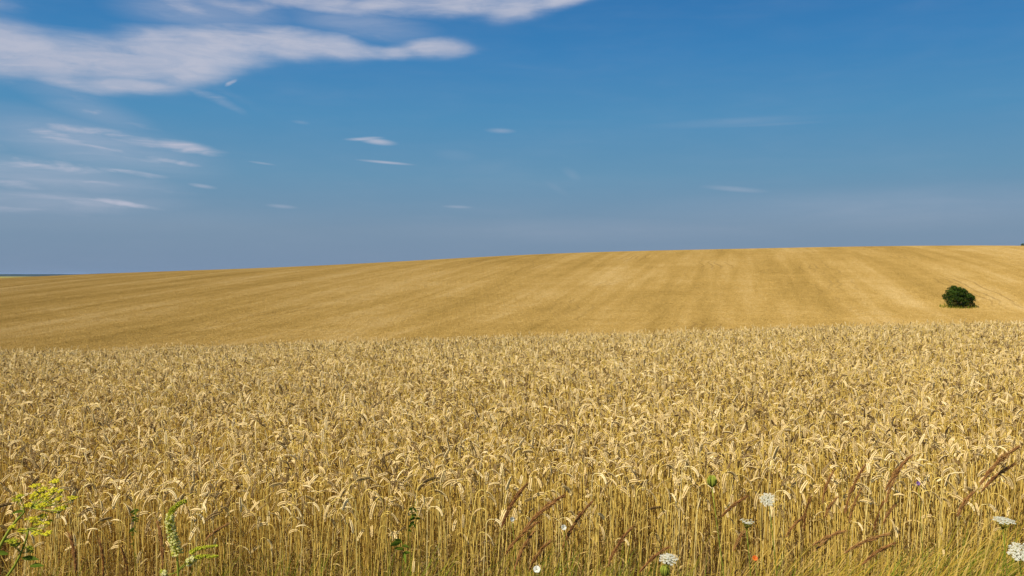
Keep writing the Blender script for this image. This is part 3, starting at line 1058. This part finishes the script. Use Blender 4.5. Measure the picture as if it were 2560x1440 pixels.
def plume_grass(a, b, d, wd, dens, tint, label, sag=0.12):
    """Panicle from pixel a (its foot) to pixel b (its tip) at distance d; the stem runs on down to the ground."""
    A, B = P(a[0], a[1], d), P(b[0], b[1], d)
    r = np.random.default_rng(int(a[0] * 7 + b[1]))
    B[1] += r.uniform(-0.06, 0.06)
    mid = (A + B) / 2
    L = np.linalg.norm(B - A)
    side = np.array((-(B - A)[2], 0, (B - A)[0])) / L
    mid = mid + side * L * sag * (1 if B[0] > A[0] else -1)
    ax = bez(A, mid, B, 26)
    T0 = ax[1] - ax[0]
    T0 /= np.linalg.norm(T0)
    zb = gz(A[0], d)
    hgt = A[2] - zb
    base = np.array((A[0] - 0.45 * T0[0] / max(T0[2], 0.35) * hgt * 0.5, d + 0.02, zb))
    t = empty('feather_reed_grass', base, label, 'reed_grass', 'brown plumed grasses standing in front of the wheat')  # feather reed grass: a plumed grass rather than a true reed
    m1 = MB()
    st = bez(base, A - T0 * hgt * 0.45, A, 9)
    full = np.concatenate([st[:-1], ax])
    tube(m1, full - base, np.linspace(0.0012, 0.0004, len(full)), 4, 0, 0.72)
    for k in range(3):
        i0 = 1 + k * 2
        az = r.normal(0, 0.6)
        dd = np.array((math.cos(az), math.sin(az), 0))
        q = [st[i0] - base]
        el = 1.2
        for s in range(5):
            q.append(q[-1] + (dd * math.cos(el) + np.array((0, 0, 1)) * math.sin(el)) * 0.05)
            el -= 0.3
        lf = MB()
        ribbon(lf, q, 0.005 * np.array((0.8, 1, 1, 0.8, 0.5, 0.05)), np.cross(dd, (0, 0, 1)), 0, 0.75, 0.2)
        lf.build('leaf', M_GREEN, t)
    m1.build('stem', M_GREEN, t)
    m2 = MB()
    n = int(dens * 1.5)
    wd *= 0.72
    for k in range(n):
        u = r.uniform(0, 0.97)
        c = np.array([np.interp(u * 25, np.arange(26), ax[:, j]) for j in range(3)])
        i = min(24, int(u * 25))
        T = ax[i + 1] - ax[i]
        T /= np.linalg.norm(T)
        prof = (0.12 + 1.05 * math.sin(math.pi * (0.04 + 0.90 * u)) ** 1.3) * (0.75 + 0.35 * math.sin(u * 17 + a[0]))
        off = r.normal(0, 1, 3)
        off -= T * off.dot(T)
        off = off / np.linalg.norm(off) * r.uniform(0.1, 1.0) * wd * prof
        dr = T + off / np.linalg.norm(off) * 0.16 + r.normal(0, 0.07, 3)
        spike(m2, c + off * 0.72 - base, dr, off, r.uniform(0.008, 0.024), 0.0019, 0, float(np.clip(tint + r.normal(0, 0.2), 0, 1)))
    m2.build('plume', M_PLUME, t)


PG = [  # foot px, tip px, distance, half width m, spikelets, tint, label
    ((1252, 1325), (1316, 1222), 2.9, .013, 300, .30, 'dark brown plume just left of the thick plume bundle near the centre'),
    ((1318, 1318), (1408, 1234), 2.9, .012, 300, .38, 'uppermost plume of the thick brown bundle near the centre'),
    ((1300, 1345), (1385, 1250), 2.85, .014, 330, .42, 'thickest reddish brown plume in the bundle near the centre'),
    ((1262, 1390), (1345, 1300), 2.8, .010, 220, .45, 'faint brown plume just under the thick bundle near the centre'),
    ((1285, 1430), (1338, 1340), 2.75, .009, 220, .45, 'leftmost of two thin brown plumes low down below the thick bundle'),
    ((1322, 1430), (1372, 1342), 2.75, .009, 220, .40, 'rightmost of two thin brown plumes low down below the thick bundle'),
    ((1405, 1375), (1482, 1262), 2.9, .010, 280, .40, 'slim brown plume rising beside the small white flower right of the centre bundle'),
    ((1518, 1420), (1584, 1326), 2.9, .010, 260, .36, 'curved brown plume in the open patch left of the lowest white umbel'),
    ((1596, 1436), (1672, 1374), 2.75, .008, 200, .50, 'low arching brown plume whose tip ends just above the lowest white umbel'),
    ((1802, 1296), (1856, 1234), 3.1, .008, 200, .34, 'short dark plume between the closed green seed head and the tilted white umbel'),
    ((1832, 1382), (1884, 1322), 3.0, .009, 200, .50, 'short pale brown plume leaning under the cup shaped white umbel'),
    ((1964, 1346), (2006, 1290), 3.1, .006, 150, .40, 'short narrow brown plume low down right of the cup shaped umbel'),
    ((2056, 1262), (2087, 1184), 3.2, .009, 220, .40, 'upright brown plume at the left of the group on the right'),
    ((2060, 1300), (2084, 1240), 3.2, .007, 140, .62, 'pale brown plume hanging directly below an upright darker plume'),
    ((2112, 1288), (2174, 1176), 3.1, .010, 280, .36, 'long dark brown plume in the middle of the group on the right'),
    ((2124, 1310), (2150, 1222), 3.1, .008, 180, .50, 'fainter plume tucked behind the long dark one on the right'),
    ((2212, 1232), (2282, 1142), 3.0, .011, 290, .36, 'tall thick reddish plume pointing up right under the drooping ears'),
    ((2214, 1262), (2258, 1186), 3.05, .009, 240, .44, 'lower twin just beneath the tall thick reddish plume'),
    ((2186, 1332), (2204, 1254), 3.1, .007, 180, .34, 'narrow dark plume standing nearly straight below the tall reddish pair'),
    ((2012, 1330), (2018, 1238), 3.2, .006, 160, .42, 'nearly vertical thin brown plume left of the upright plume on the right'),
    ((2030, 1366), (2096, 1318), 2.9, .008, 200, .46, 'upper of two brown plumes arching to the right low in the right half'),
    ((2034, 1382), (2104, 1336), 2.9, .008, 180, .54, 'lower of two brown plumes arching to the right low in the right half'),
    ((2108, 1386), (2206, 1328), 2.8, .010, 290, .48, 'long arching brown plume bending almost flat above the green grass'),
    ((2152, 1416), (2222, 1352), 2.75, .009, 230, .44, 'brown plume close under the long almost flat one above the green grass'),
    ((2206, 1316), (2252, 1264), 3.0, .006, 150, .32, 'small dark curved plume in the straw coloured grass on the right'),
    ((2392, 1296), (2436, 1236), 2.9, .010, 230, .34, 'lower dark plume below the big one at the right edge'),
    ((2448, 1216), (2568, 1124), 2.7, .014, 380, .36, 'largest brown plume reaching up to the right edge'),
    ((2452, 1232), (2530, 1160), 2.75, .009, 220, .44, 'slimmer plume lying under the largest one at the right edge'),
    ((188, 1436), (162, 1344), 2.7, .009, 250, .34, 'dark brown plume leaning left beside the yellow flowering plant'),
    ((256, 1448), (252, 1350), 2.8, .006, 180, .36, 'thin upright brown plume between the yellow plant and the white spiked weed'),
    ((404, 1430), (382, 1318), 2.8, .009, 270, .34, 'dark plume leaning left just beside the white flower spike'),
    ((508, 1356), (556, 1322), 2.9, .007, 170, .56, 'short faded brown plume right of the white flower spike'),
    ((318, 1446), (314, 1360), 2.9, .006, 150, .44, 'thin brown plume low down left of the white flower spike'),
    ((2600, 1330), (2520, 1400), 2.8, .001, 1, .4, None),
]
for g_ in PG:
    if g_[6]:
        plume_grass(*g_)


# ---------------------------------------------------------------- flowers
def stem_to(p, lean, n=10, bow=0.05):
    zb = gz(p[0] + lean, p[1])
    b = np.array((p[0] + lean, p[1] + 0.03, zb))
    mid = (np.array(p) + b) / 2 + np.array((-lean * 0.35 + bow, 0, 0.05))
    return b, bez(b, mid, np.array(p, float), n)


FL = [(math.cos(a) * (1 if k % 2 else 0.45), math.sin(a) * (1 if k % 2 else 0.45)) for k, a in enumerate(np.arange(10) / 10 * 2 * math.pi)]


def floret(mb, c, nrm, s, m=0, t=0.5):
    nrm = nrm / np.linalg.norm(nrm)
    a = np.cross(nrm, (0.3, 0.9, 0.2))
    a /= np.linalg.norm(a)
    b = np.cross(nrm, a)
    v = [c + nrm * s * 0.22] + [c + (a * x + b * y) * s for x, y in FL] + [c - nrm * s * 0.5]
    f = [(0, 1 + i, 1 + (i + 1) % 10) for i in range(10)] + [(11, 1 + (i + 1) % 10, 1 + i) for i in range(10)]
    mb.add(v, f, m, t)


def white_umbel(px, py, d, wpx, tilt, label, lean=0.0, n=26, cup=0.12, seed=1, closed=None):
    """Flat lacy umbel; tilt = direction its face looks (unit-ish vector); cup > 0 domes it, < 0 makes a bowl."""
    r = np.random.default_rng(seed)
    c = P(px, py, d)
    rad = wpx / 2 / F * d
    nrm = np.array(tilt, float)
    nrm /= np.linalg.norm(nrm)
    foot = c - nrm * rad * 0.85
    b, path = stem_to(foot, lean)
    t = empty('white_umbel_flower', b, label, 'flower')
    m1 = MB()
    tube(m1, path - b, np.linspace(0.0024, 0.0015, len(path)), 5, 0, 0.4)
    m1.build('stem', M_GSTEM, t)
    a = np.cross(nrm, (0.2, 0.9, 0.3))
    a /= np.linalg.norm(a)
    bb = np.cross(nrm, a)
    ms, mf = MB(), MB()
    for k in range(n):
        rr = math.sqrt((k + 0.5) / n)
        th = k * 2.39996
        cc = c + (a * math.cos(th) + bb * math.sin(th)) * rad * rr * 0.88 + nrm * rad * (-cup * rr * rr)
        up = nrm + (a * math.cos(th) + bb * math.sin(th)) * 0.35 * rr
        tube(ms, np.array([foot, (foot + cc) / 2 + (cc - foot - nrm * rad * 0.8) * 0.12, cc]) - b, 0.0006, 3, 0, 0.7)
        ur = rad * 0.88 / math.sqrt(n) * 0.95
        for j in range(13):
            q = math.sqrt((j + 0.3) / 13) * ur
            ph = j * 2.39996 + k
            pc = cc + (a * math.cos(ph) + bb * math.sin(ph)) * q + nrm * (ur * 0.25 * (1 - (q / ur) ** 2) + r.normal(0, 0.0004))
            floret(mf, pc - b, up + r.normal(0, 0.2, 3), ur * r.uniform(0.30, 0.44), 0, float(np.clip(r.normal(0.6, 0.2), 0, 1)))
    for k in range(9):
        th = k / 9 * 2 * math.pi
        o_ = a * math.cos(th) + bb * math.sin(th)
        q = [foot, foot + o_ * rad * 0.3 - nrm * rad * 0.05, foot + o_ * rad * 0.55 - nrm * rad * 0.25]
        tube(ms, np.array(q) - b, (0.0006, 0.0005, 0.0002), 3, 0, 0.3)
    ms.build('rays', M_GSTEM, t)
    mf.build('flower_head', M_WHITE, t, smooth_=False)
    return t


white_umbel(1918, 1248, 3.0, 40, (-0.45, -0.75, 0.55), 'white lacy umbel tilted to face the camera, highest of the white umbels', 0.10, 28, 0.10, 2)
white_umbel(1672, 1393, 2.7, 50, (0.05, -0.35, 0.95), 'low domed white umbel standing left of the orange flower', 0.0, 30, 0.28, 4)
white_umbel(2510, 1298, 2.9, 58, (0.05, -0.10, 1.0), 'nearly flat white umbel seen edge on at the right edge', 0.05, 26, 0.15, 5)
white_umbel(2550, 1378, 2.5, 64, (-0.25, -0.5, 0.85), 'largest white umbel cut by the right edge just below the flat one', 0.05, 26, 0.05, 6)
white_umbel(1868, 1309, 3.0, 36, (0.1, -0.05, 1.0), 'bowl shaped half open white umbel with green rays below the highest umbel', 0.03, 22, -0.45, 7)


def closed_head(px, py, d, wpx, hpx, label, lean, seed, footpx=None):
    """Umbel folded shut like a bird's nest: green rays curving in to a ball."""
    r = np.random.default_rng(seed)
    c = P(px, py, d)
    w, h = wpx / 2 / F * d, hpx / F * d
    foot = c - np.array((0, 0, h * 0.5))
    b, path = stem_to(foot, lean)
    t = empty('closed_seed_head', b, label, 'seed head')
    m1 = MB()
    tube(m1, path - b, np.linspace(0.0026, 0.0017, len(path)), 5, 0, 0.6)
    m1.build('stem', M_GSTEM, t)
    m2 = MB()
    for k in range(130):
        th = r.uniform(0, 2 * math.pi)
        f_ = r.uniform(0.45, 1.0)
        o_ = np.array((math.cos(th), math.sin(th), 0))
        q = [foot]
        for u in (0.25, 0.5, 0.75, 1.0):
            rr = w * f_ * math.sin(math.pi * (0.12 + 0.68 * u)) * 1.05
            q.append(foot + o_ * rr + np.array((0, 0, h * u * r.uniform(0.92, 1.0))))
        tube(m2, np.array(q) - b, (0.0006, 0.0010, 0.0011, 0.0012, 0.0005), 3, 0, float(r.uniform(0.65, 1.0)))
    m2.build('folded_rays', M_GSTEM, t)


closed_head(1780, 1204, 3.1, 24, 31, 'closed round green seed head standing against the wheat stems', 0.16, 8)
closed_head(1662, 1428, 2.7, 24, 30, 'closed green seed head right under the low domed white umbel', 0.02, 9)


def cup_flower(px, py, d, wpx, mat, face, label, cat, seed, petals=5, name='small_flower'):
    r = np.random.default_rng(seed)
    c = P(px, py, d)
    rad = wpx / 2 / F * d
    b, path = stem_to(c, 0.03)
    t = empty(name, b, label, cat)
    m1 = MB()
    tube(m1, path - b, np.linspace(0.0013, 0.0009, len(path)), 4, 0, 0.5)
    m1.build('stem', M_GSTEM, t)
    nrm = np.array(face, float)
    nrm /= np.linalg.norm(nrm)
    a = np.cross(nrm, (0.1, 0.2, 0.97))
    a /= np.linalg.norm(a)
    bb = np.cross(nrm, a)
    m2 = MB()
    for k in range(petals):
        th = k / petals * 2 * math.pi + 0.3
        o_ = a * math.cos(th) + bb * math.sin(th)
        s_ = np.cross(nrm, o_)
        q = [c, c + o_ * rad * 0.4 + nrm * rad * 0.25, c + o_ * rad * 0.8 + nrm * rad * 0.5, c + o_ * rad * 1.0 + nrm * rad * 0.5]
        ribbon(m2, np.array(q) - b, rad * np.array((0.15, 0.95, 1.25, 0.7)), s_, 0, float(r.uniform(0.4, 1)), 0.15)
    m2.build('petals', mat, t)
    m3 = MB()
    for k in range(8):
        o_ = a * math.cos(k) + bb * math.sin(k)
        spike(m3, c - b + o_ * rad * 0.06 * k / 8, nrm + o_ * 0.3, o_, rad * 0.45, rad * 0.1, 0, 0.5)
    m3.build('stamens', M_YEL, t)


cup_flower(1342, 1424, 2.7, 17, M_WHITE, (0, -0.8, 0.6), 'small white cup flower at the bottom edge below the brown plumes', 'flower', 1, 5)
cup_flower(1409, 1319, 2.9, 13, M_WHITE, (0.2, -0.9, 0.4), 'tiny white flower between the thick plume bundle and the slim plume', 'flower', 2, 5)
cup_flower(1280, 1298, 2.9, 11, M_WHITE, (0.4, -0.9, 0.2), 'tiny white flower at the left side of the thick plume bundle', 'flower', 3, 5)
cup_flower(1887, 1396, 2.9, 13, M_ORANGE, (0, -0.8, 0.6), 'small orange flower in the dry grass right of the low domed umbel', 'flower', 4, 6)
cup_flower(2295, 1209, 3.2, 10, M_PURPLE, (0, -0.8, 0.6), 'tiny purple flower among the wheat stems on the right', 'flower', 5, 6)


# yellow flowering umbellifer at the left edge
def yellow_plant():
    d = 2.15
    r = np.random.default_rng(77)
    base = np.array((P(-60, 1440, d)[0], d + 0.02, 0.0))
    base[2] = gz(base[0], d)
    t = empty('yellow_umbel_plant', base, 'branching plant with yellow lacy flower heads and green stems at the left edge', 'plant')
    J1, J2 = P(62, 1278, d), P(72, 1322, d)
    j0 = P(-10, 1390, d)
    stems = MB()
    root = np.array(base)
    tube(stems, np.concatenate([bez(root, root * 0.4 + j0 * 0.6 + np.array((-0.03, 0, 0)), j0, 8)[:-1], bez(j0, (j0 + J1) / 2 + np.array((-0.012, 0, 0.006)), J1, 7)]) - base,
         np.linspace(0.0055, 0.0026, 14), 6, 0, 0.6)
    k0 = P(10, 1450, d)
    tube(stems, np.concatenate([bez(root + np.array((0.02, 0, 0)), (root + k0) / 2, k0, 6)[:-1], bez(k0, P(55, 1400, d), J2, 7)]) - base, np.linspace(0.0042, 0.002, 12), 6, 0, 0.35)
    heads = [(88, 1213, 1, 24), (108, 1222, 1, 24), (133, 1224, 1, 26), (137, 1202, 1, 22), (115, 1236, 1, 24), (92, 1232, 1, 24), (45, 1248, 0, 24), (50, 1238, 0, 18), (86, 1243, 1, 26), (118, 1252, 1, 28),
             (104, 1262, 1, 26), (152, 1226, 1, 16), (145, 1246, 1, 22), (70, 1262, 1, 22), (182, 1244, 1, 20), (146, 1272, 1, 28), (158, 1268, 1, 20), (82, 1296, 2, 26), (108, 1290, 2, 26), (96, 1305, 2, 24),
             (120, 1304, 2, 22), (56, 1326, 2, 22), (92, 1330, 2, 24), (118, 1332, 2, 22), (30, 1352, 3, 28), (40, 1360, 3, 22), (74, 1372, 3, 24), (30, 1316, 2, 18)]
    src = {0: P(60, 1280, d), 1: P(78, 1268, d), 2: J2, 3: P(48, 1378, d)}
    for (hx, hy, s, w) in heads:
        dd = d + r.uniform(-0.05, 0.05)
        c = P(hx, hy, dd)
        rad = w / 2 / F * d
        nrm = np.array((r.normal(0.1, 0.2), -0.25, 1.0))
        nrm /= np.linalg.norm(nrm)
        ft = c - nrm * rad * 0.9
        s0 = src[s]
        tube(stems, bez(s0, (s0 + ft) / 2 + np.array((0.008, 0, -0.006)), ft, 6) - base, np.linspace(0.0016, 0.0009, 6), 4, 0, 0.6)
        um = MB()
        a = np.cross(nrm, (0.2, 0.9, 0.1))
        a /= np.linalg.norm(a)
        bb = np.cross(nrm, a)
        green = s in (0, 3)
        for k in range(9):
            rr = math.sqrt((k + 0.4) / 9)
            th = k * 2.4 + hx
            cc = c + (a * math.cos(th) + bb * math.sin(th)) * rad * rr - nrm * rad * 0.15 * rr + r.normal(0, 0.0006, 3)
            tube(um, np.array([ft, (ft + cc) / 2 + (cc - ft) * 0.05, cc]) - base, 0.0005, 3, 1, 0.5)
            for j in range(13):
                o_ = r.normal(0, 1, 3)
                o_ /= np.linalg.norm(o_)
                o_[2] = abs(o_[2]) * 0.6
                floret(um, cc + o_ * rad * 0.26 - base, o_ + nrm, 0.0027 * r.uniform(0.7, 1.2), 0, float(np.clip(r.normal(0.12 if green else 0.6, 0.2), 0, 1)))
        um.build('umbel', [M_YEL, M_GSTEM], t, smooth_=False)
    stems.build('stem', M_GSTEM, t)
    # small dark bracts and leaves on the stems
    for (px, py, ang, L) in ((60, 1278, 2.9, 0.03), (20, 1385, 2.6, 0.045), (55, 1395, 0.3, 0.05), (5, 1352, 0.4, 0.04), (75, 1415, 0.5, 0.045)):
        q0 = P(px, py, d)
        dv = np.array((math.cos(ang), -0.2, math.sin(ang) * 0.6))
        lf = MB()
        q = [q0 + dv * L * s + np.array((0, 0, -0.01 * s * s)) for s in (0, .3, .6, 1)]
        ribbon(lf, np.array(q) - base, L * 0.25 * np.array((0.4, 1, 0.8, 0.05)), (0, 0.5, 1), 0, 0.5, 0.2)
        lf.build('leaf', M_WEED, t)


yellow_plant()


# white and green flower-spiked weed
def spiked_weed():
    d = 2.2
    r = np.random.default_rng(9)
    b0 = P(446, 1440, d)
    base = np.array((b0[0] + 0.01, d, gz(b0[0], d)))
    t = empty('spiked_weed', base, 'weed with a drooping flower spike, fluffy white below and green at its tip', 'plant')
    K = P(443, 1392, d)
    st = MB()
    tube(st, np.concatenate([bez(base, (base + b0) / 2, b0, 6)[:-1], bez(b0, (b0 + K) / 2, K, 4)]) - base, np.linspace(0.004, 0.0022, 9), 6, 0, 0.7)
    K2 = P(438, 1432, d)
    tube(st, bez(K2, P(462, 1410, d), P(478, 1392, d), 6) - base, 0.0014, 4, 0, 0.7)
    tube(st, bez(K2, P(462, 1415, d), P(474, 1404, d), 6) - base, 0.0014, 4, 0, 0.7)
    tube(st, bez(K2, P(425, 1436, d), P(412, 1440, d), 4) - base, 0.0012, 4, 0, 0.7)
    st.build('stem', M_GSTEM, t)

    def fspike(pxs, name, white, rad, n):
        pts_ = np.array([P(x, y, d) for x, y in pxs])
        u = np.linspace(0, 1, len(pts_))
        uu = np.linspace(0, 1, 30)
        ax = np.stack([np.interp(uu, u, pts_[:, j]) for j in range(3)], 1)
        for _ in range(4):
            ax[1:-1] = (ax[:-2] + ax[1:-1] * 2 + ax[2:]) / 4
        m = MB()
        tube(m, ax - base, np.linspace(0.0022, 0.0010, 30), 5, 0, 0.35)
        for k in range(n):
            q = r.uniform(0, 1)
            i = min(28, int(q * 29))
            T = ax[i + 1] - ax[i]
            T /= np.linalg.norm(T)
            o_ = r.normal(0, 1, 3)
            o_ -= T * o_.dot(T)
            o_ /= np.linalg.norm(o_)
            w_ = rad * (1 - 0.45 * q) * (0.75 + 0.25 * r.random())
            if q < white:
                tt = r.uniform(0.55, 1.0) if r.random() < 0.6 else r.uniform(0.05, 0.4)
                spike(m, ax[i] + o_ * w_ * 0.25 - base, o_ + T * 0.15 + r.normal(0, .25, 3), T, w_ * 1.05, 0.0042, 0, tt)
                if r.random() < 0.5:
                    floret(m, ax[i] + o_ * w_ * 0.95 - base, o_ + np.array((-0.3, -0.6, 0.4)) + r.normal(0, 0.3, 3), 0.0038, 0, r.uniform(0.8, 1.0))
            else:
                spike(m, ax[i] + o_ * w_ * 0.2 - base, o_ * 0.8 + T * 0.8, T, w_ * 0.9, 0.0045, 0, r.uniform(0.0, 0.5))
        m.build(name, M_CREAM, t, smooth_=False)
    fspike([(444, 1385), (434, 1352), (427, 1322), (423, 1298), (428, 1278), (442, 1262), (466, 1252)], 'flower_spike', 0.60, 0.0150, 430)
    fspike([(474, 1384), (490, 1373), (512, 1368), (546, 1364)], 'flower_spike', 0.0, 0.009, 170)
    fspike([(470, 1408), (486, 1395), (510, 1390), (546, 1391)], 'flower_spike', 0.35, 0.011, 190)
    fspike([(414, 1438), (408, 1432), (402, 1428)], 'flower_spike', 0.6, 0.010, 60)


spiked_weed()


# climbing weed with dark leaves, and a pale leaf, in front of the stems near the middle
def leaf_weed(pts_px, d, label, size, tint, seed, n):
    r = np.random.default_rng(seed)
    top = P(*pts_px[0], d)
    base = np.array((top[0] + 0.02, d, gz(top[0], d)))
    t = empty('leafy_weed', base, label, 'weed')
    pp = np.array([base] + [P(x, y, d) for x, y in pts_px[::-1]])
    m = MB()
    tube(m, pp - base, 0.0012, 4, 0, 0.4)
    m.build('stem', M_GSTEM, t)
    lf = MB()
    for k in range(n):
        q = r.uniform(1, len(pp) - 1)
        c = np.array([np.interp(q, np.arange(len(pp)), pp[:, j]) for j in range(3)])
        az = r.uniform(0, 6.28)
        dd = np.array((math.cos(az), math.sin(az) * 0.6 - 0.2, r.uniform(-0.6, 0.5)))
        L = size * r.uniform(0.6, 1.2)
        w = L * 0.55 * np.array((0.1, 0.8, 1.0, 0.6, 0.05))
        ribbon(lf, np.array([c + dd * L * s + np.array((0, 0, -0.2 * L * s * s)) for s in (0, .25, .5, .8, 1)]) - base, w, np.cross(dd, (0.2, 0.9, 0.3)), 0,
               float(np.clip(tint + r.normal(0, 0.2), 0, 1)), 0.12)
    lf.build('leaves', M_WEED, t)


leaf_weed([(1040, 1255), (1030, 1275), (1040, 1300), (1020, 1325)], 4.1, 'climbing weed with dark green leaves among the wheat stems near the centre', 0.024, 0.35, 3, 22)
leaf_weed([(1003, 1350), (1008, 1375), (1006, 1410)], 3.7, 'weed with a few pale green leaves below the dark climbing weed', 0.045, 1.0, 4, 7)
leaf_weed([(337, 1270), (340, 1300), (332, 1340), (338, 1400)], 3.6, 'slim green weed stem between the yellow plant and the white spike', 0.018, 0.7, 5, 30)

# ---------------------------------------------------------------- air
def haze():
    m, nt = new_mat('air')
    v = N_(nt, 'ShaderNodeVolumePrincipled')
    v.inputs['Color'].default_value = (0.45, 0.65, 0.95, 1)
    v.inputs['Density'].default_value = 3.5e-5
    o = N_(nt, 'ShaderNodeOutputMaterial')
    nt.links.new(v.outputs[0], o.inputs['Volume'])
    mb = MB()
    a, z0, z1 = 26500.0, -60.0, 14.0
    mb.add([(-a, -a, z0), (a, -a, z0), (a, a, z0), (-a, a, z0), (-a, -a, z1), (a, -a, z1), (a, a, z1), (-a, a, z1)],
           [(0, 3, 2, 1), (4, 5, 6, 7), (0, 1, 5, 4), (1, 2, 6, 5), (2, 3, 7, 6), (3, 0, 4, 7)])
    tag(mb.build('haze', m, smooth_=False), 'thin summer haze over the distant land', 'haze', kind='stuff')


haze()
sc.cycles.volume_bounces = 0
